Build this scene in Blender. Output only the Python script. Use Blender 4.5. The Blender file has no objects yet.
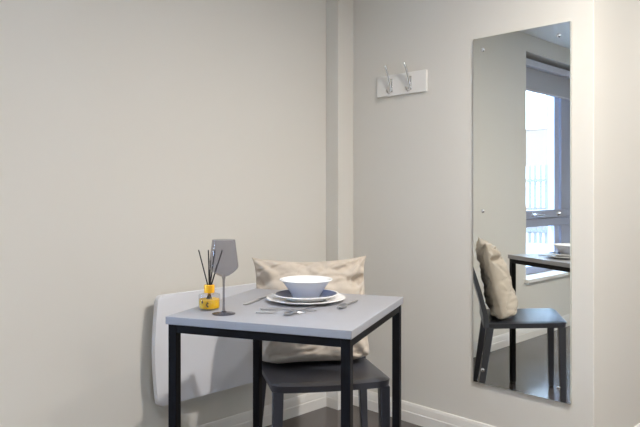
import bpy, bmesh, math, random
from mathutils import Vector, Matrix, noise
C = bpy.context.scene.collection
PI = math.pi
SC = bpy.context.scene

# ------------------------------------------------------------------ camera
cam_d = bpy.data.cameras.new('camera'); cam = bpy.data.objects.new('camera', cam_d); C.objects.link(cam)
cam.location = (2.387, -2.543, 1.12)
cam.rotation_euler = (PI/2, 0, 0.7868)
cam_d.sensor_width = 36; cam_d.lens = 649.35*36/640; cam_d.shift_y = -20.96/640
cam_d.clip_start = 0.02; cam_d.clip_end = 200
SC.camera = cam

# ------------------------------------------------------------------ world and light
w = bpy.data.worlds.new('world'); SC.world = w; w.use_nodes = True
bg = w.node_tree.nodes['Background']; bg.inputs['Color'].default_value = (0.50, 0.715, 1.0, 1); bg.inputs['Strength'].default_value = 22.0
SC.view_settings.view_transform = 'Standard'; SC.view_settings.look = 'None'
SC.view_settings.gamma = 1; SC.view_settings.use_curve_mapping = False
SC.view_settings.exposure = 0.06
WIN_Y0, WIN_Y1, WIN_Z0, WIN_Z1 = -4.05, -2.07, 0.46, 2.2
XL, YR = -0.012, 0.012              # wall planes behind the skirting
CEIL = 2.333
sd = bpy.data.lights.new('sun', 'SUN'); sd.energy = 4; sd.angle = 0.02; sd.color = (1.0, 0.96, 0.9)
so = bpy.data.objects.new('sun', sd); C.objects.link(so); so.rotation_euler = (math.radians(50), 0, math.radians(160))
LAMP_COL = (1.0, 0.94, 0.86)
LAMPS = [((1.95, -0.84), 14.5), ((2.15, -2.3), 4.5), ((2.9, -3.7), 6), ((2.15, 0.95), 4.2), ((3.3, -1.3), 5)]  # second, third and last entries are unseen lamps added to brighten the room

# ------------------------------------------------------------------ materials
def mat(name, col, rough=0.5, metal=0, spec=0.5, bump=0, bscale=100, coat=0, var=0, vscale=5, sheen=0):
    m = bpy.data.materials.new(name); m.use_nodes = True; nt = m.node_tree; b = nt.nodes['Principled BSDF']
    b.inputs['Base Color'].default_value = (*col, 1); b.inputs['Roughness'].default_value = rough
    b.inputs['Metallic'].default_value = metal; b.inputs['Specular IOR Level'].default_value = spec
    b.inputs['Coat Weight'].default_value = coat; b.inputs['Sheen Weight'].default_value = sheen
    tc = nt.nodes.new('ShaderNodeTexCoord')
    if bump:
        n = nt.nodes.new('ShaderNodeTexNoise'); n.inputs['Scale'].default_value = bscale; n.inputs['Detail'].default_value = 3
        bu = nt.nodes.new('ShaderNodeBump'); bu.inputs['Strength'].default_value = bump; bu.inputs['Distance'].default_value = 0.002
        nt.links.new(tc.outputs['Object'], n.inputs['Vector']); nt.links.new(n.outputs['Fac'], bu.inputs['Height'])
        nt.links.new(bu.outputs['Normal'], b.inputs['Normal'])
    if var:
        n = nt.nodes.new('ShaderNodeTexNoise'); n.inputs['Scale'].default_value = vscale; n.inputs['Detail'].default_value = 4
        r = nt.nodes.new('ShaderNodeValToRGB')
        r.color_ramp.elements[0].position = 0.3; r.color_ramp.elements[1].position = 0.7
        r.color_ramp.elements[0].color = (*[c*(1-var) for c in col], 1); r.color_ramp.elements[1].color = (*[min(1, c*(1+var)) for c in col], 1)
        nt.links.new(tc.outputs['Object'], n.inputs['Vector']); nt.links.new(n.outputs['Fac'], r.inputs['Fac'])
        nt.links.new(r.outputs['Color'], b.inputs['Base Color'])
    return m

def thin_glass(name, tint, ior=1.45, rough=0.0, base_refl=0.0):
    m = bpy.data.materials.new(name); m.use_nodes = True; nt = m.node_tree
    for n in list(nt.nodes): nt.nodes.remove(n)
    out = nt.nodes.new('ShaderNodeOutputMaterial'); mx = nt.nodes.new('ShaderNodeMixShader')
    t = nt.nodes.new('ShaderNodeBsdfTransparent'); g = nt.nodes.new('ShaderNodeBsdfGlossy'); f = nt.nodes.new('ShaderNodeLayerWeight')
    t.inputs['Color'].default_value = (*tint, 1); g.inputs['Roughness'].default_value = rough; f.inputs['Blend'].default_value = 0.5
    pw = nt.nodes.new('ShaderNodeMath'); pw.operation = 'POWER'; pw.inputs[1].default_value = 5.0
    ad = nt.nodes.new('ShaderNodeMath'); ad.operation = 'MULTIPLY_ADD'; ad.use_clamp = True; ad.inputs[1].default_value = 0.6; ad.inputs[2].default_value = 0.03+base_refl
    nt.links.new(f.outputs['Facing'], pw.inputs[0]); nt.links.new(pw.outputs[0], ad.inputs[0]); nt.links.new(ad.outputs[0], mx.inputs[0])
    nt.links.new(t.outputs[0], mx.inputs[1]); nt.links.new(g.outputs[0], mx.inputs[2]); nt.links.new(mx.outputs[0], out.inputs[0])
    return m

def emis(name, col, s):
    m = bpy.data.materials.new(name); m.use_nodes = True; b = m.node_tree.nodes['Principled BSDF']
    b.inputs['Emission Color'].default_value = (*col, 1); b.inputs['Emission Strength'].default_value = s
    return m

def plank_mat():
    m = bpy.data.materials.new('dark_plank_floor'); m.use_nodes = True; nt = m.node_tree; b = nt.nodes['Principled BSDF']
    tc = nt.nodes.new('ShaderNodeTexCoord'); mp = nt.nodes.new('ShaderNodeMapping'); mp.inputs['Rotation'].default_value = (0, 0, PI/2)
    br = nt.nodes.new('ShaderNodeTexBrick'); br.inputs['Scale'].default_value = 1
    br.inputs['Brick Width'].default_value = 1.2; br.inputs['Row Height'].default_value = 0.15; br.inputs['Mortar Size'].default_value = 0.0012
    br.inputs['Color1'].default_value = (0.066, 0.054, 0.050, 1); br.inputs['Color2'].default_value = (0.086, 0.071, 0.066, 1); br.inputs['Mortar'].default_value = (0.03, 0.025, 0.024, 1)
    mp2 = nt.nodes.new('ShaderNodeMapping'); mp2.inputs['Scale'].default_value = (18, 1.6, 1)
    n = nt.nodes.new('ShaderNodeTexNoise'); n.inputs['Scale'].default_value = 2.5; n.inputs['Detail'].default_value = 6
    mr = nt.nodes.new('ShaderNodeMapRange'); mr.inputs['To Min'].default_value = 0.7; mr.inputs['To Max'].default_value = 1.3
    mul = nt.nodes.new('ShaderNodeVectorMath'); mul.operation = 'SCALE'
    L = nt.links.new
    L(tc.outputs['Object'], mp.inputs['Vector']); L(mp.outputs[0], br.inputs['Vector'])
    L(tc.outputs['Object'], mp2.inputs['Vector']); L(mp2.outputs[0], n.inputs['Vector']); L(n.outputs['Fac'], mr.inputs['Value'])
    L(br.outputs['Color'], mul.inputs[0]); L(mr.outputs[0], mul.inputs['Scale']); L(mul.outputs[0], b.inputs['Base Color'])
    b.inputs['Roughness'].default_value = 0.2; b.inputs['Specular IOR Level'].default_value = 1.0
    bu = nt.nodes.new('ShaderNodeBump'); bu.inputs['Strength'].default_value = 0.15; bu.inputs['Distance'].default_value = 0.001
    L(n.outputs['Fac'], bu.inputs['Height']); L(bu.outputs[0], b.inputs['Normal'])
    return m

def weave_mat():
    m = bpy.data.materials.new('beige_linen'); m.use_nodes = True; nt = m.node_tree; b = nt.nodes['Principled BSDF']
    tc = nt.nodes.new('ShaderNodeTexCoord'); L = nt.links.new
    a = nt.nodes.new('ShaderNodeTexWave'); a.inputs['Scale'].default_value = 130; a.bands_direction = 'X'; a.inputs['Distortion'].default_value = 1.5
    c = nt.nodes.new('ShaderNodeTexWave'); c.inputs['Scale'].default_value = 130; c.bands_direction = 'Y'; c.inputs['Distortion'].default_value = 1.5
    ad = nt.nodes.new('ShaderNodeMath'); ad.operation = 'ADD'
    n = nt.nodes.new('ShaderNodeTexNoise'); n.inputs['Scale'].default_value = 14; n.inputs['Detail'].default_value = 5
    r = nt.nodes.new('ShaderNodeValToRGB'); r.color_ramp.elements[0].position = 0.25; r.color_ramp.elements[1].position = 0.75
    r.color_ramp.elements[0].color = (0.52, 0.455, 0.385, 1); r.color_ramp.elements[1].color = (0.64, 0.565, 0.485, 1)
    bu = nt.nodes.new('ShaderNodeBump'); bu.inputs['Strength'].default_value = 0.4; bu.inputs['Distance'].default_value = 0.001
    for x in (a, c, n): L(tc.outputs['Object'], x.inputs['Vector'])
    L(a.outputs['Fac'], ad.inputs[0]); L(c.outputs['Fac'], ad.inputs[1]); L(ad.outputs[0], bu.inputs['Height']); L(bu.outputs[0], b.inputs['Normal'])
    L(n.outputs['Fac'], r.inputs['Fac']); L(r.outputs[0], b.inputs['Base Color']); b.inputs['Roughness'].default_value = 0.9
    b.inputs['Sheen Weight'].default_value = 0.2
    return m

M = dict(
    wall=mat('warm_white_wall_paint', (0.705, 0.683, 0.637), 0.75, spec=0.25, bump=0.05, bscale=60),
    ceil=mat('white_ceiling_paint', (0.82, 0.82, 0.81), 0.8, spec=0.2),
    trim=mat('white_satin_trim', (0.78, 0.765, 0.74), 0.4),
    floor=plank_mat(),
    heater=mat('white_enamel', (0.755, 0.765, 0.815), 0.35),
    heater_dark=mat('grey_bracket', (0.30, 0.29, 0.27), 0.6),
    top=mat('light_grey_laminate', (0.33, 0.333, 0.365), 0.32, spec=0.5, var=0.02, vscale=20),
    black=mat('black_powder_coat', (0.007, 0.007, 0.009), 0.45, spec=0.12, bump=0.05, bscale=400),
    leather=mat('charcoal_leather', (0.043, 0.046, 0.060), 0.34, spec=0.6, bump=0.15, bscale=250),
    foot=mat('black_rubber', (0.01, 0.01, 0.01), 0.7),
    linen=weave_mat(),
    china=mat('white_glazed_china', (0.88, 0.88, 0.89), 0.25, coat=0.2),
    navy=mat('navy_glaze', (0.045, 0.07, 0.17), 0.35, spec=0.3, var=0.15, vscale=15),
    steel=mat('polished_steel', (0.62, 0.62, 0.64), 0.28, metal=1),
    chrome=mat('chrome', (0.75, 0.75, 0.76), 0.12, metal=1),
    board=mat('white_painted_board', (0.84, 0.83, 0.81), 0.4),
    smoke=thin_glass('smoky_glass', (0.82, 0.82, 0.85), base_refl=0.0),
    smoke_solid=thin_glass('smoky_glass_stem', (0.62, 0.62, 0.66), base_refl=0.01),
    clear=thin_glass('clear_glass', (0.95, 0.96, 0.98), base_refl=0.02),
    amber=mat('amber_liquid', (1.0, 0.58, 0.0), 0.08),
    collar=mat('golden_collar', (0.95, 0.48, 0.02), 0.22, metal=0.3),
    reed=mat('black_reed', (0.014, 0.014, 0.016), 0.7),
    ink=mat('black_print', (0.02, 0.012, 0.01), 0.5),
    mirror=mat('silvered_mirror', (0.90, 0.92, 0.89), 0.0, metal=1),
    mirror_edge=mat('mirror_glass_edge', (0.30, 0.33, 0.31), 0.2),
    wframe=mat('grey_window_frame', (0.32, 0.335, 0.42), 0.4),
    wpane=thin_glass('window_glass', (0.96, 0.97, 0.98)),
    blind=mat('grey_blind_cloth', (0.40, 0.40, 0.43), 0.85),
    blindbox=mat('pale_grey_cassette', (0.52, 0.52, 0.58), 0.4),
    facade=mat('brown_brick', (0.135, 0.095, 0.07), 0.8, var=0.03, vscale=2),
    facade_glass=mat('pale_curtained_glass', (0.92, 0.92, 0.92), 0.3),
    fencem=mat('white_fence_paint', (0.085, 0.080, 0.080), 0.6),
    ground=mat('pale_paving', (0.20, 0.20, 0.21), 0.9, var=0.1, vscale=3),
    lens=emis('lit_lamp_lens', LAMP_COL, 12),
)
M['amber'].node_tree.nodes['Principled BSDF'].inputs['Transmission Weight'].default_value = 0.15
M['amber'].node_tree.nodes['Principled BSDF'].inputs['IOR'].default_value = 1.2

# ------------------------------------------------------------------ mesh helpers
def obj(name, bm, m, parent=None, smooth=False, loc=None, rot=None):
    me = bpy.data.meshes.new(name); bmesh.ops.recalc_face_normals(bm, faces=bm.faces); bm.to_mesh(me); bm.free()
    if smooth:
        for p in me.polygons: p.use_smooth = True
        if smooth != 'all':
            try: me.set_sharp_from_angle(angle=math.radians(40))
            except Exception: pass
    o = bpy.data.objects.new(name, me); C.objects.link(o)
    for mm in (m if isinstance(m, (list, tuple)) else [m]): me.materials.append(mm)
    if parent: o.parent = parent
    if loc: o.location = loc
    if rot: o.rotation_euler = rot
    return o

def thing(name, label, cat, loc=(0, 0, 0), rotz=0, group=None):
    o = bpy.data.objects.new(name, None); C.objects.link(o); o.empty_display_size = 0.05
    o.location = loc; o.rotation_euler = (0, 0, rotz); o['label'] = label; o['category'] = cat
    if group: o['group'] = group
    return o

def tag(o, label, cat, group=None):
    o['label'] = label; o['category'] = cat
    if group: o['group'] = group
    return o

def struct(name, bm, m, parent=None, **k):
    o = obj(name, bm, m, parent, **k)
    o['kind'] = 'structure'
    return o

def box(x0, x1, y0, y1, z0, z1, bev=0, seg=2, bm=None):
    b2 = bmesh.new(); bmesh.ops.create_cube(b2, size=1)
    for v in b2.verts:
        v.co = Vector((x0+(v.co.x+.5)*(x1-x0), y0+(v.co.y+.5)*(y1-y0), z0+(v.co.z+.5)*(z1-z0)))
    if bev: bmesh.ops.bevel(b2, geom=list(b2.edges), offset=bev, segments=seg, profile=0.5, affect='EDGES')
    return join(bm, b2)

def join(bm, b2):
    if bm is None: return b2
    me = bpy.data.meshes.new('tmp'); b2.to_mesh(me); b2.free(); bm.from_mesh(me); bpy.data.meshes.remove(me)
    return bm

def lathe(prof, n=48, close=False, bm=None):
    b2 = bmesh.new(); rings = []
    for r, z in prof:
        if r < 1e-6: rings.append([b2.verts.new((0, 0, z))])
        else: rings.append([b2.verts.new((r*math.cos(2*PI*i/n), r*math.sin(2*PI*i/n), z)) for i in range(n)])
    prs = list(zip(rings, rings[1:]))
    if close: prs.append((rings[-1], rings[0]))
    for A, B in prs:
        if len(A) == 1 and len(B) == 1: continue
        for i in range(n):
            j = (i+1) % n
            if len(A) == 1: b2.faces.new((A[0], B[i], B[j]))
            elif len(B) == 1: b2.faces.new((A[i], A[j], B[0]))
            else: b2.faces.new((A[i], A[j], B[j], B[i]))
    return join(bm, b2)

def tube(pts, rads, n=12, bm=None, flat=1.0, up=(0, 0, 1)):
    """sweep an (elliptical) section along pts; flat scales the section along the side vector"""
    b2 = bmesh.new(); pts = [Vector(p) for p in pts]; rings = []
    if not isinstance(rads, (list, tuple)): rads = [rads]*len(pts)
    for k, p in enumerate(pts):
        d = (pts[min(k+1, len(pts)-1)]-pts[max(k-1, 0)]).normalized()
        s = d.cross(Vector(up))
        if s.length < 1e-3: s = d.cross(Vector((1, 0, 0)))
        s.normalize(); u = s.cross(d)
        rings.append([b2.verts.new(p+s*math.cos(2*PI*i/n)*rads[k]*flat+u*math.sin(2*PI*i/n)*rads[k]) for i in range(n)])
    for A, B in zip(rings, rings[1:]):
        for i in range(n):
            j = (i+1) % n; b2.faces.new((A[i], A[j], B[j], B[i]))
    b2.faces.new(rings[0]); b2.faces.new(list(reversed(rings[-1])))
    return join(bm, b2)

def prism(poly, axis, a, b, bm=None):
    """extrude a polygon given in the two other axes from a to b along axis"""
    b2 = bmesh.new()
    def P(u, v, t): return {'x': (t, u, v), 'y': (u, t, v), 'z': (u, v, t)}[axis]
    A = [b2.verts.new(P(u, v, a)) for u, v in poly]; B = [b2.verts.new(P(u, v, b)) for u, v in poly]
    b2.faces.new(A); b2.faces.new(list(reversed(B)))
    for i in range(len(A)):
        j = (i+1) % len(A); b2.faces.new((A[i], B[i], B[j], A[j]))
    return join(bm, b2)

def taper(p0, s0, p1, s1, bev=0.004, bm=None):
    """four-sided leg from p0 (size s0) to p1 (size s1)"""
    b2 = bmesh.new(); vs = []
    for p, s in ((p0, s0), (p1, s1)):
        for dx, dy in ((-1, -1), (1, -1), (1, 1), (-1, 1)):
            vs.append(b2.verts.new((p[0]+dx*s[0]/2, p[1]+dy*s[1]/2, p[2])))
    b2.faces.new(vs[:4]); b2.faces.new(vs[4:])
    for i in range(4): b2.faces.new((vs[i], vs[(i+1) % 4], vs[4+(i+1) % 4], vs[4+i]))
    bmesh.ops.recalc_face_normals(b2, faces=b2.faces)
    if bev: bmesh.ops.bevel(b2, geom=list(b2.edges), offset=bev, segments=2, profile=0.5, affect='EDGES')
    return join(bm, b2)

# ------------------------------------------------------------------ room shell
X1, Y0, YB, XC = 4.2, -5.0, 1.6, 1.344
T = 0.25
struct('floor', box(-T, X1+.1, Y0-.1, YB+.1, -0.06, 0), M['floor'])
struct('ceiling', box(-T, X1+.1, Y0-.1, YB+.1, CEIL, CEIL+0.1), M['ceil'])
bm = box(XL-T, XL, WIN_Y1, YR, 0, CEIL)
box(XL-T, XL, Y0, WIN_Y0, 0, CEIL, bm=bm); box(XL-T, XL, WIN_Y0, WIN_Y1, 0, WIN_Z0-.03, bm=bm); box(XL-T, XL, WIN_Y0, WIN_Y1, WIN_Z1, CEIL, bm=bm)
struct('wall_left', bm, M['wall'])
struct('wall_right', box(XL-T, XC, YR, YB, 0, CEIL, 0.004, 2), M['wall'])
struct('wall_far', box(XC, X1, YB, YB+.1, 0, CEIL), M['wall'])
struct('wall_side', box(X1, X1+.1, Y0, YB+.1, 0, CEIL), M['wall'])
struct('wall_behind', box(XL-T, X1+.1, Y0-.1, Y0, 0, CEIL), M['wall'])
CX, CY = 0.077, -0.107
struct('wall_corner_boxing', box(XL, CX, CY, YR, 0, CEIL, 0.003, 2), M['wall'])

# skirting: profile (out, z)
BH = 0.094
def prof(t=0.014):
    return [(0, 0), (t, 0), (t, BH*0.52), (t*0.82, BH*0.56), (t*0.82, BH*0.62), (t*0.62, BH*0.86), (t*0.4, BH*0.97), (t*0.25, BH), (0, BH)]
struct('baseboard_right', prism([(YR-o, z) for o, z in prof()], 'x', CX, XC), M['trim'])
struct('baseboard_left', prism([(XL+o, z) for o, z in prof()], 'y', Y0, CY), M['trim'])
bm = prism([(CY-o, z) for o, z in prof(0.011)], 'x', XL, CX+.009)
prism([(CX+o, z) for o, z in prof(0.011)], 'y', CY-.009, YR, bm=bm)
struct('baseboard_corner', bm, M['trim'])
struct('baseboard_hall', prism([(XC+o, z) for o, z in prof()], 'y', YR-.012, YB), M['trim'])

# window in the left wall
WX = -0.13
fr = box(WX-.06, WX, WIN_Y0, WIN_Y0+.06, WIN_Z0, WIN_Z1, .003)
box(WX-.06, WX, WIN_Y1-.06, WIN_Y1, WIN_Z0, WIN_Z1, .003, bm=fr)
box(WX-.06, WX, WIN_Y0, WIN_Y1, WIN_Z0, WIN_Z0+.06, .003, bm=fr)
box(WX-.06, WX, WIN_Y0, WIN_Y1, WIN_Z1-.06, WIN_Z1, .003, bm=fr)
win = struct('window_1', fr, M['wframe'])
bm = box(WX-.06, WX, WIN_Y0+.06, WIN_Y1-.06, 0.838, 0.905, .004); box(WX-.055, WX+.012, WIN_Y0+.06, WIN_Y1-.06, 0.908, 0.975, .005, bm=bm)
obj('transom', bm, M['wframe'], win)
bm = box(WX-.06, WX, -2.885, -2.80, WIN_Z0+.06, 0.838, .004); box(WX-.06, WX, -2.885, -2.80, 0.975, WIN_Z1-.06, .004, bm=bm)
obj('mullion', bm, mat('pale_blue_grey_frame', (0.40, 0.44, 0.60), 0.4), win)
bm = box(WX-.055, WX+.012, -3.12, -2.905, 0.975, WIN_Z1-.06, .004); box(WX-.055, WX+.012, -3.12, -2.905, WIN_Z0+.06, 0.838, .004, bm=bm)
obj('casement_stile', bm, M['wframe'], win)
obj('pane', box(WX-.036, WX-.028, WIN_Y0+.06, -3.12, 0.975, WIN_Z1-.06), M['wpane'], win)
obj('pane', box(WX-.036, WX-.028, -2.80, WIN_Y1-.06, 0.975, WIN_Z1-.06), M['wpane'], win)
obj('pane', box(WX-.036, WX-.028, WIN_Y0+.06, -3.12, WIN_Z0+.06, 0.838), M['wpane'], win)
obj('pane', box(WX-.036, WX-.028, -2.80, WIN_Y1-.06, WIN_Z0+.06, 0.838), M['wpane'], win)
bm = box(WX+.012, WX+.02, -2.40, -2.36, 0.925, 0.955, .003); tube([(WX+.02, -2.38, .94), (WX+.045, -2.38, .94), (WX+.048, -2.40, .94), (WX+.048, -2.52, .935)], [.008, .008, .008, .006], bm=bm)
obj('window_handle', bm, M['chrome'], win, smooth=True)
struct('trim_1', box(XL-.145, XL+.035, WIN_Y0-.03, WIN_Y1+.03, WIN_Z0-.03, WIN_Z0, .006, 3), M['trim'])   # sill board

# blind
bl = thing('roller_blind', 'grey roller blind drawn a short way down the window, seen in mirror', 'blind', (-0.085, (WIN_Y0+WIN_Y1)/2, WIN_Z1))
hw = (WIN_Y1-WIN_Y0)/2-.008
obj('cassette', box(-.045, .035, -hw, hw, -.088, -.035, .008, 3), M['blindbox'], bl)
obj('blind_cloth', box(-.012, -.009, -hw+.02, hw-.015, -.262, -.08), M['blind'], bl)
obj('bottom_bar', box(-.017, -.004, -hw+.02, hw-.015, -.275, -.258, .004), M['blindbox'], bl)

# outside
struct('ground', box(-40, -0.3, -45, 15, -0.35, -0.3), M['ground'])
bd = thing('building', 'pale building across the way, washed out through the window in the mirror', 'building', (-8, -19, -0.3))
fac = box(-7, 6.5, -6, 0, 0, 9, .02)
obj('facade', fac, M['facade'], bd)
for i in range(5):
    for j in range(3):
        x = -5.6+i*2.3; z = 0.9+j*2.75
        wn = obj('window', box(x, x+.95, -.02, .05, z, z+1.45, .01), M['trim'], bd)
        obj('pane', box(x+.08, x+.87, .045, .055, z+.08, z+1.37), M['facade_glass'], wn)
obj('roof', prism([(-6.3, 9), (.35, 9), (-3, 10.6)], 'x', -7.2, 6.7), M['ground'], bd)
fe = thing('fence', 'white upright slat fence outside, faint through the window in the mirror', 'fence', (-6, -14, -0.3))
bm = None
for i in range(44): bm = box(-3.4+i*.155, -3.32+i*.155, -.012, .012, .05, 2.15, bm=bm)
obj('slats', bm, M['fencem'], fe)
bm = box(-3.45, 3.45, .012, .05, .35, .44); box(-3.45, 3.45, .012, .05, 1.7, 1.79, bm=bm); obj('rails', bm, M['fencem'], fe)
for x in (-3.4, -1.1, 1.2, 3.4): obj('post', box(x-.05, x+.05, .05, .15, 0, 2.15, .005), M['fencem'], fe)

# ceiling lamps; the middle, back and side-wall ones are unseen, added as fill
for k, ((x, y), p) in enumerate(LAMPS):
    lb = ['round recessed ceiling downlight above the table and mirror', 'unseen fill light added near the middle of room, shaped as round downlight', 'unseen fill light added towards the back of the room, shaped as round downlight', 'round recessed ceiling downlight in the passage by the mirror wall', 'unseen fill light added by the side wall, shaped as round downlight'][k]
    t = thing('ceiling_light', lb, 'ceiling light', (x, y, CEIL), 0, 'recessed ceiling downlights')
    obj('trim_ring', lathe([(.10, 0), (.10, -.006), (.094, -.010), (.076, -.006), (.074, -.001)], close=True), M['trim'], t, smooth=True)
    obj('lens', lathe([(0, -.004), (.074, -.004), (.074, -.001), (0, -.001)]), M['lens'], t)
    ld = bpy.data.lights.new('lamp', 'AREA'); ld.shape = 'DISK'; ld.size = .11; ld.energy = p*2.9; ld.color = LAMP_COL if y < .5 else (1, .97, .94)
    lo = bpy.data.objects.new('lamp', ld); C.objects.link(lo); lo.parent = t; lo.location = (0, 0, -.012)

# ------------------------------------------------------------------ wall heater
ht = thing('panel_heater', 'white flat panel heater with bowed end on left wall behind table', 'heater', (XL, -0.855, 0.255))
def heater_outline(half, h, bul, r):
    pts = []
    def arc(cx, cz, a0, a1):
        for i in range(7):
            a = a0+(a1-a0)*i/6; pts.append((cx+r*math.cos(a), cz+r*math.sin(a)))
    arc(-half+r, r, 1.5*PI, 1.05*PI)
    for i in range(1, 10):
        t = i/10; pts.append((-half-bul*math.sin(PI*t), r+(h-2*r)*t))
    arc(-half+r, h-r, .95*PI, .5*PI); arc(half-r, h-r, .5*PI, .05*PI)
    for i in range(9, 0, -1):
        t = i/10; pts.append((half+bul*math.sin(PI*t), r+(h-2*r)*t))
    arc(half-r, r, -.05*PI, -.5*PI)
    return pts
bm = prism(heater_outline(.304, .448, .014, .022), 'x', .062, .088)
eds = [e for e in bm.edges if abs(e.verts[0].co.x-.088) < 1e-5 and abs(e.verts[1].co.x-.088) < 1e-5]
bmesh.ops.bevel(bm, geom=eds, offset=.009, segments=4, profile=.5, affect='EDGES')
obj('front_panel', bm, M['heater'], ht, smooth=True)
obj('back_casing', box(.022, .064, -.285, .285, .03, .42, .006), M['heater_dark'], ht)
for y in (-.18, .18): obj('bracket', box(0, .024, y-.02, y+.02, .06, .38), M['heater_dark'], ht)

# ------------------------------------------------------------------ mirror
mx0, mx1, mz0, mz1 = 0.8099, 1.2548, 0.273, 1.807
mr = thing('wall_mirror', 'tall frameless rectangular mirror screwed to the right-hand wall', 'mirror', ((mx0+mx1)/2, YR, mz0))
hwm = (mx1-mx0)/2; hm = mz1-mz0; fy = -YR+0.0
obj('backing', box(-hwm+.0005, hwm-.0005, fy+.001, 0, .0005, hm-.0005), M['mirror_edge'], mr)
obj('mirror_glass', box(-hwm, hwm, fy, fy+.0045, 0, hm, .0005, 1), M['mirror'], mr)
for sx, szs in ((0.858-1.03235, (.333, 1.038, 1.751)), (1.206-1.03235, (.328, 1.035, 1.757))):
    for sz in szs:
        bm = lathe([(0, 0), (.0085, 0), (.0085, .0015), (.006, .004), (0, .005)], n=20)
        bmesh.ops.transform(bm, matrix=Matrix.Translation((sx, fy, sz-mz0)) @ Matrix.Rotation(PI/2, 4, 'X'), verts=bm.verts)
        obj('screw', bm, M['chrome'], mr, smooth=True)

# ------------------------------------------------------------------ coat hooks
cr = thing('coat_rack', 'small white wall board with two chrome coat hooks beside mirror', 'coat rack', (0.402, YR, 1.602))
obj('board', box(-.152, .152, -.014, 0, .001, .105, .002), M['board'], cr)
def hook(x):
    h = obj('hook', box(x-.009, x+.009, -.018, -.0135, .018, .085, .002), M['chrome'], cr, smooth=True)
    obj('upper_prong', tube([(x, -.016, .035), (x, -.024, .050), (x, -.036, .085), (x, -.050, .120), (x, -.060, .140), (x, -.064, .146)], [.005, .0055, .0055, .0055, .0065, .003], flat=1.25, up=(1, 0, 0)), M['chrome'], h, smooth=True)
    obj('lower_prong', tube([(x, -.016, .035), (x, -.024, .020), (x, -.036, .012), (x, -.048, .020), (x, -.053, .030)], [.005, .0055, .0055, .006, .004], flat=1.2, up=(1, 0, 0)), M['chrome'], h, smooth=True)
hook(-.058); hook(.060)

# ------------------------------------------------------------------ table
TZ = 0.7527
TA = 0.4304
TW, TD = 0.5789, 0.6018
tb = thing('dining_table', 'small square light grey table on slim black metal frame', 'table', (1.2262, -1.2669, 0), TA)
# local: near corner at origin, x from -TW to 0, y from 0 to TD
obj('tabletop', box(-TW, 0, 0, TD, TZ-.023, TZ, .0015, 2), M['top'], tb)
ins, tk = .006, .027
zt = TZ-.023
for x in (-TW+ins, -ins-tk):
    for y in (ins, TD-ins-tk):
        lg = obj('leg', box(x, x+tk, y, y+tk, .006, zt, .0015), M['black'], tb)
        obj('foot_cap', box(x+.002, x+tk-.002, y+.002, y+tk-.002, 0, .006), M['foot'], lg)
for y in (ins, TD-ins-tk): obj('apron', box(-TW+ins+tk, -ins-tk, y+.001, y+tk-.001, zt-.025, zt, .001), M['black'], tb)
for x in (-TW+ins, -ins-tk): obj('apron', box(x+.001, x+tk-.001, ins+tk, TD-ins-tk, zt-.025, zt, .001), M['black'], tb)

# ------------------------------------------------------------------ chair
HS = 0.455
ch = thing('dining_chair', 'charcoal leather-covered dining chair tucked under the grey table', 'chair', (0.631, -0.782, 0), 0.978)
CW, CD = .433, .408
# seat: grid with soft crown and rolled front
def seat_bm():
    b2 = bmesh.new(); n = 20; top = []; bot = []
    for j in range(n+1):
        v = -1+2*j/n; rt = []; rb = []
        for i in range(n+1):
            u = -1+2*i/n
            su = math.copysign(1-(1-abs(u))**1.0, u)
            e = max(abs(u), abs(v))
            drop = 0.007*max(0, (e-.86)/.14)**2
            dip = -0.006*(1-u*u)*(1 if v < 0 else 1-v*v)
            wx = CW/2*(1+.03*(v+1)/2)
            # front edge bows out and down a little
            yy = v*CD/2-(0.006*(1-u*u) if v < 0 else 0)*abs(v)
            X_ = u*wx; rr = .032; ax, ay = abs(X_)-(wx-rr), abs(yy)-(CD/2-rr)
            if ax > 0 and ay > 0 and math.hypot(ax, ay) > rr:
                q = rr/math.hypot(ax, ay); X_ = math.copysign(wx-rr+ax*q, X_); yy = math.copysign(CD/2-rr+ay*q, yy)
            lean = .020*(v+1)/2; rt.append(b2.verts.new((X_, yy, HS-drop+dip-lean)))
            rb.append(b2.verts.new((X_*.985, yy*.985, HS-lean-.032-.003*(1-u*u)*abs(v))))
        top.append(rt); bot.append(rb)
    for j in range(n):
        for i in range(n):
            b2.faces.new((top[j][i], top[j][i+1], top[j+1][i+1], top[j+1][i]))
            b2.faces.new((bot[j][i], bot[j+1][i], bot[j+1][i+1], bot[j][i+1]))
    for i in range(n):
        b2.faces.new((top[0][i], bot[0][i], bot[0][i+1], top[0][i+1])); b2.faces.new((top[n][i], top[n][i+1], bot[n][i+1], bot[n][i]))
        b2.faces.new((top[i][0], top[i+1][0], bot[i+1][0], bot[i][0])); b2.faces.new((top[i][n], bot[i][n], bot[i+1][n], top[i+1][n]))
    return b2
obj('seat', seat_bm(), M['leather'], ch, smooth=True)
for s in (-1, 1):
    a = obj('leg', taper((s*(CW/2-.024), -CD/2+.024, HS-.030), (.038, .038), (s*(CW/2-.017), -CD/2+.018, .006), (.030, .028)), M['leather'], ch)
    obj('foot_cap', box(s*(CW/2-.017)-.011, s*(CW/2-.017)+.011, -CD/2+.008, -CD/2+.028, 0, .007), M['foot'], a)
    a = obj('leg', taper((s*(CW/2-.012), CD/2-.022, HS-.045), (.034, .040), (s*(CW/2+.018), CD/2+.035, .006), (.026, .028)), M['leather'], ch)
    obj('foot_cap', box(s*(CW/2+.018)-.010, s*(CW/2+.018)+.010, CD/2+.025, CD/2+.045, 0, .007), M['foot'], a)
BT = math.radians(15)
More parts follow.
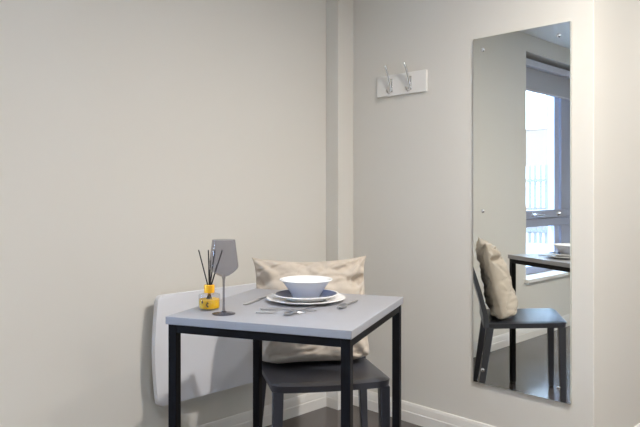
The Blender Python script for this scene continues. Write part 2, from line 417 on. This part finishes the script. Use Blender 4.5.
def back_bm():
    b2 = bmesh.new(); nz, nx = 14, 12; F = []; Bk = []
    for k in range(nz+1):
        t = k/nz; z = HS-.048+t*.40; yb = CD/2-.002+math.tan(BT)*(z-HS)*(0.75+0.35*t) if z > HS else CD/2-.002
        rf = []; rb = []
        for i in range(nx+1):
            u = -1+2*i/nx; wx = CW/2*(1.04-.09*t)-(0.02*max(0, t-.9)*10*abs(u)**6)
            curve = .012*(1-u*u)*t
            th = .028*(1-.35*t)
            zz = z-(.012*abs(u)**4 if k == nz else 0)
            rf.append(b2.verts.new((u*wx, yb-th/2+curve, zz))); rb.append(b2.verts.new((u*wx, yb+th/2+curve, zz)))
        F.append(rf); Bk.append(rb)
    for k in range(nz):
        for i in range(nx):
            b2.faces.new((F[k][i], F[k][i+1], F[k+1][i+1], F[k+1][i])); b2.faces.new((Bk[k][i], Bk[k+1][i], Bk[k+1][i+1], Bk[k][i+1]))
        b2.faces.new((F[k][0], F[k+1][0], Bk[k+1][0], Bk[k][0])); b2.faces.new((F[k][nx], Bk[k][nx], Bk[k+1][nx], F[k+1][nx]))
    for i in range(nx):
        b2.faces.new((F[0][i], Bk[0][i], Bk[0][i+1], F[0][i+1])); b2.faces.new((F[nz][i], F[nz][i+1], Bk[nz][i+1], Bk[nz][i]))
    return b2
obj('backrest', back_bm(), M['leather'], ch, smooth=True)

# ------------------------------------------------------------------ cushion
def cushion_bm(W=.482, H=.434, n=72):
    """puffy square cushion: rounded section, pointed pinched corners, sagging top edge, crumpled cloth"""
    b2 = bmesh.new()
    def xy(u, v):
        x = u*W/2*(1-(.075*(1-v**6) if v > 0 else .075-.045*v*v)*abs(u)**3)
        y = v*H/2*(1-.06*(1-u*u)*abs(v)**3)
        if v > 0: y -= .010*v*v*(1-u*u)
        else:
            k = max(0, u*u*v*v*v*v-.35)
            y += .045*k; x *= 1-.05*k
        return x, y
    def dep(u, v, side):
        au, av = abs(u), abs(v)
        b = (max(0, 1-au**3.2)*max(0, 1-av**(3.2 if v > 0 else 9)))**.52
        t = (.102 if side > 0 else .044)*(1.0-.16*v)
        r = b*t
        soft = min(1, b*1.6)
        for cu_, cv_, am, fr_ in ((-1, 1, .013, 8), (1, 1, .015, 9), (-1, -1, .010, 8), (1, -1, .012, 9)):
            du, dv = u-cu_, v-cv_; q = math.hypot(du, dv); an = math.atan2(dv, du)
            r += am*math.exp(-((q-.38)/.25)**2)*math.sin(an*fr_+side*1.7+cv_)*soft
        wu = u+.25*noise.noise(Vector((u*1.5, v*1.5, side*3)))
        r += soft*.011*noise.noise(Vector((wu*2.6+side*7, v*4.4, 1.7)))
        r -= soft*.015*(1-abs(noise.noise(Vector((wu*2.6+side*5, v*4.2-u*1.2, 6.2)))))**9+soft*.006*(1-abs(noise.noise(Vector((wu*5+side*2, v*6.5+u*2, 9.1)))))**8
        r += soft*.004*noise.noise(Vector((wu*8+side*3, v*11, 4.2)))
        if side > 0:
            # deep tucks close to the upper corners, one long shallow fold under the right one
            for pu, pv, d, a, c, sl in ((.84, .54, .075, .14, .055, .30), (.55, .50, .016, .30, .05, .25), (-.93, .52, .050, .10, .06, -.2), (-.3, .25, .006, .5, .05, .1)):
                r -= d*math.exp(-((u-pu)/a)**2-((v-pv-sl*(u-pu))/c)**2)*min(1, b*3)
        return max(.0015, r)
    grid = {}
    for side in (1, -1):
        for j in range(n+1):
            for i in range(n+1):
                # finer towards the rim so that the edge stays round
                u = math.sin((-1+2*i/n)*PI/2*.92)/math.sin(PI/2*.92); v = math.sin((-1+2*j/n)*PI/2*.92)/math.sin(PI/2*.92)
                e = i in (0, n) or j in (0, n)
                if e and side < 0: grid[side, i, j] = grid[1, i, j]; continue
                x, y = xy(u, v)
                grid[side, i, j] = b2.verts.new((x, y, 0 if e else side*dep(u, v, side)))
        for j in range(n):
            for i in range(n):
                q = [grid[side, i, j], grid[side, i+1, j], grid[side, i+1, j+1], grid[side, i, j+1]]
                if side < 0: q.reverse()
                try: b2.faces.new(q)
                except ValueError: pass
    return b2
cu = obj('cushion', cushion_bm(), M['linen'], smooth='all')
tag(cu, 'square beige linen scatter cushion leaning on the charcoal chair back', 'cushion')
ct = math.radians(13)
CA = .978-.03
A = Vector((math.cos(CA), math.sin(CA), 0)); Bv = Vector((-math.sin(CA), math.cos(CA), 0)); Z = Vector((0, 0, 1))
nrm = (-Bv*math.cos(ct)+Z*math.sin(ct)).normalized(); upv = nrm.cross(A).normalized()
if upv.z < 0: upv = -upv
Xv = upv.cross(nrm)
cen = Vector((0.631, -0.782, 0))+Bv*.166+A*(-.015)+Z*(HS+.188)
mt = Matrix((Xv, upv, nrm)).transposed().to_4x4(); mt.translation = cen
cu.matrix_world = mt

# ------------------------------------------------------------------ tableware
PX, PY = 0.796, -1.023
pl = tag(obj('dinner_plate', lathe([(0, .003), (.080, .003), (.082, 0), (.088, 0), (.092, .004), (.127, .0100), (.1340, .0125), (.1345, .0138), (.133, .0148), (.126, .0125), (.092, .0065), (.085, .005), (0, .005)], n=72), M['china'], smooth=True, loc=(PX, PY, TZ)), 'large white dinner plate lying flat on grey table, lowest of stack', 'plate')
sp = thing('side_plate', 'white-rimmed plate with navy centre on the large white plate', 'plate', (PX, PY, TZ+.0068))
obj('rim', lathe([(0, .003), (.060, .003), (.062, 0), (.067, 0), (.071, .004), (.098, .0135), (.1100, .0175), (.1112, .0195), (.109, .0205), (.1040, .0195), (.1035, .0185), (.070, .0095), (.064, .0075), (0, .0075)], n=72), M['china'], sp, smooth=True)
obj('navy_glaze', lathe([(0, .0083), (.0635, .0083), (.0700, .0104), (.1030, .0196), (.1033, .0190), (.0700, .0096), (.064, .0076), (0, .0076)], n=72), M['navy'], sp, smooth=True)
bw = tag(obj('bowl', lathe([(0, .004), (.040, .004), (.041, 0), (.046, 0), (.047, .004), (.052, .012), (.069, .037), (.080, .052), (.0895, .057), (.0900, .059), (.0885, .060), (.080, .058), (.066, .040), (.048, .014), (.040, .008), (0, .007)], n=72), M['china'], smooth=True, loc=(PX, PY, TZ+.0068+.0086)), 'white bowl with flared rim on top of the navy plate', 'bowl')

# wine glass
GX, GY = 0.790, -1.362
wg = thing('wine_glass', 'smoky grey stemmed wine glass standing on the grey table', 'wine glass', (GX, GY, TZ))
obj('glass_bowl', lathe([(.0338, .2245), (.0345, .2245), (.0445, .150), (.0448, .143), (.042, .136), (.030, .125), (.015, .1155), (.005, .112), (0, .112), (0, .1135), (.005, .1135), (.0145, .117), (.0292, .1265), (.0412, .137), (.0437, .1435), (.0434, .150)], n=48, close=True), M['smoke'], wg, smooth=True)
obj('stem', lathe([(0, .006), (.008, .006), (.0045, .012), (.0034, .025), (.0032, .080), (.0038, .104), (.006, .1115), (0, .1118)], n=20), M['smoke_solid'], wg, smooth=True)
obj('base', lathe([(0, .0), (.0350, .0), (.0355, .0012), (.034, .0022), (.015, .0045), (.008, .006), (0, .006)], n=48), M['smoke_solid'], wg, smooth=True)

# reed diffuser
DX, DY = 0.692, -1.345
rd = thing('reed_diffuser', 'round glass reed diffuser with amber oil beside wine glass', 'reed diffuser', (DX, DY, TZ))
obj('bottle', lathe([(0, 0), (.031, 0), (.0335, .003), (.034, .008), (.034, .044), (.0325, .0475), (.028, .049), (.013, .050), (.012, .054), (.0110, .054), (.0118, .049), (.027, .0475), (.0312, .046), (.0322, .043), (.0322, .008), (.031, .0045), (0, .0045)], n=48), M['clear'], rd, smooth=True)
liq = obj('amber_oil', lathe([(0, .0048), (.0305, .0048), (.0318, .008), (.0318, .0325), (0, .0325)], n=48), M['amber'], rd, smooth=True)
obj('collar', lathe([(.0155, .052), (.0165, .053), (.0165, .0755), (.0155, .077), (.007, .077), (.007, .052)], n=32, close=True), M['collar'], rd, smooth=True)
obj('print', tube([(.034*math.cos(a)*1.008, .034*math.sin(a)*1.008, z) for a, z in ((-.72, .022), (-.80, .026), (-.88, .020), (-.80, .014), (-.70, .012))], .0022, n=8), M['ink'], rd)
obj('print', tube([(.034*math.cos(a)*1.008, .034*math.sin(a)*1.008, z) for a, z in ((-1.28, .030), (-1.34, .027), (-1.28, .024))], .0022, n=8), M['ink'], rd)
# directions given as lean along camera-right and depth
R_ = Vector((math.cos(.7868), math.sin(.7868), 0)); F_ = Vector((-math.sin(.7868), math.cos(.7868), 0))
for rx, ry, L in ((-.27, .05, .195), (-.045, .12, .190), (.05, -.08, .16), (.30, .10, .195), (.30, -.03, .15), (.13, .02, .19)):
    d = (R_*rx+F_*ry+Z).normalized(); p0 = Vector((0, 0, .056))
    st = p0-d*.038
    obj('reed', tube([st, p0+d*(L-.060)], .0021, n=8), M['reed'], rd, smooth=True)

# cutlery: local +x runs along the handle to the tip
def strip(secs, th, bm=None, n=8):
    """secs: (x, half width, z mid, cup depth)"""
    b2 = bmesh.new(); T_ = []; B_ = []
    for x, hw_, z, cup in secs:
        T_.append([b2.verts.new((x, hw_*(-1+2*i/n), z+th/2-cup*(1-(-1+2*i/n)**2))) for i in range(n+1)])
        B_.append([b2.verts.new((x, hw_*(-1+2*i/n), z-th/2-cup*(1-(-1+2*i/n)**2))) for i in range(n+1)])
    m_ = len(secs)
    for k in range(m_-1):
        for i in range(n):
            b2.faces.new((T_[k][i], T_[k][i+1], T_[k+1][i+1], T_[k+1][i])); b2.faces.new((B_[k][i], B_[k+1][i], B_[k+1][i+1], B_[k][i+1]))
        b2.faces.new((T_[k][0], T_[k+1][0], B_[k+1][0], B_[k][0])); b2.faces.new((T_[k][n], B_[k][n], B_[k+1][n], T_[k+1][n]))
    for i in range(n):
        b2.faces.new((T_[0][i], B_[0][i], B_[0][i+1], T_[0][i+1])); b2.faces.new((T_[-1][i], T_[-1][i+1], B_[-1][i+1], B_[-1][i]))
    return join(bm, b2)
def handle_secs(L0, w=.0065):
    return [(0, .003, .0035, 0), (.004, w*.85, .0035, 0), (.015, w, .0035, 0), (.05, w*.8, .0045, 0), (L0*.7, w*.45, .008, 0), (L0, .0028, .011, 0)]
def place(t, p0, p1):
    """p0: handle end, p1: tip, on the table"""
    t.location = (p0[0], p0[1], TZ); t.rotation_euler = (0, 0, math.atan2(p1[1]-p0[1], p1[0]-p0[0]))
def spoon(label, p0, p1):
    L = math.hypot(p1[0]-p0[0], p1[1]-p0[1]); t = thing('spoon', label, 'spoon'); hl = L*.70
    obj('handle', strip(handle_secs(hl), .0022), M['steel'], t, smooth=True)
    bl_ = L-hl; secs = []
    for k in range(13):
        s = k/12; hw_ = .0155*math.sin(PI*min(1, .04+.96*s)**.85)**.7 if s < 1 else .002
        secs.append((hl-.002+bl_*s+.0, max(.0028, hw_), .011-.004*math.sin(PI*s*.6), .006*math.sin(PI*s)))
    obj('spoon_bowl', strip(secs, .0016), M['steel'], t, smooth=True)
    place(t, p0, p1); return t
def fork(label, p0, p1):
    L = math.hypot(p1[0]-p0[0], p1[1]-p0[1]); t = thing('fork', label, 'fork'); hl = L*.66
    obj('handle', strip(handle_secs(hl, .0065), .0022), M['steel'], t, smooth=True)
    bm = strip([(hl-.002, .0028, .0107, 0), (hl+.008, .009, .009, .001), (hl+.02, .0115, .0055, .0015), (hl+.028, .0118, .004, .001)], .0016)
    for k in range(4):
        y = -.0102+.0068*k; tube([(hl+.026, y, .0040), (hl+.045, y, .0028), (L-.004, y, .005), (L, y, .007)], [.0014, .0013, .0011, .0005], n=6, bm=bm)
    obj('tines', bm, M['steel'], t, smooth=True)
    place(t, p0, p1); return t
def knife(label, p0, p1):
    L = math.hypot(p1[0]-p0[0], p1[1]-p0[1]); t = thing('knife', label, 'knife'); hl = L*.52
    obj('handle', strip([(0, .004, .0035, 0), (.004, .0062, .0030, 0), (hl*.5, .0058, .0030, 0), (hl*.9, .0045, .0030, 0), (hl, .0042, .0030, 0)], .0045), M['steel'], t, smooth=True)
    obj('blade', strip([(hl-.002, .0045, .003, 0), (hl+.01, .0085, .0025, 0), (hl+(L-hl)*.6, .0095, .0022, 0), (hl+(L-hl)*.88, .0085, .0022, 0), (L-.003, .0045, .0022, 0), (L, .001, .0022, 0)], .0016), M['steel'], t, smooth=True)
    place(t, p0, p1); return t
knife('steel knife lying left of the plates, tip towards the wine glass', (.618, -1.015), (.714, -1.225))
fork('steel fork lying in front of the plates, handle to the left', (.852, -1.288), (.962, -1.180))
knife('steel knife lying closest in front of the white plate, handle left', (.817, -1.239), (.955, -1.130))
spoon('steel spoon lying in front of plates, handle pointing to the plates', (.896, -1.075), (.950, -1.262))
spoon('steel spoon lying to the right of the plates', (.922, -.906), (.990, -1.064))
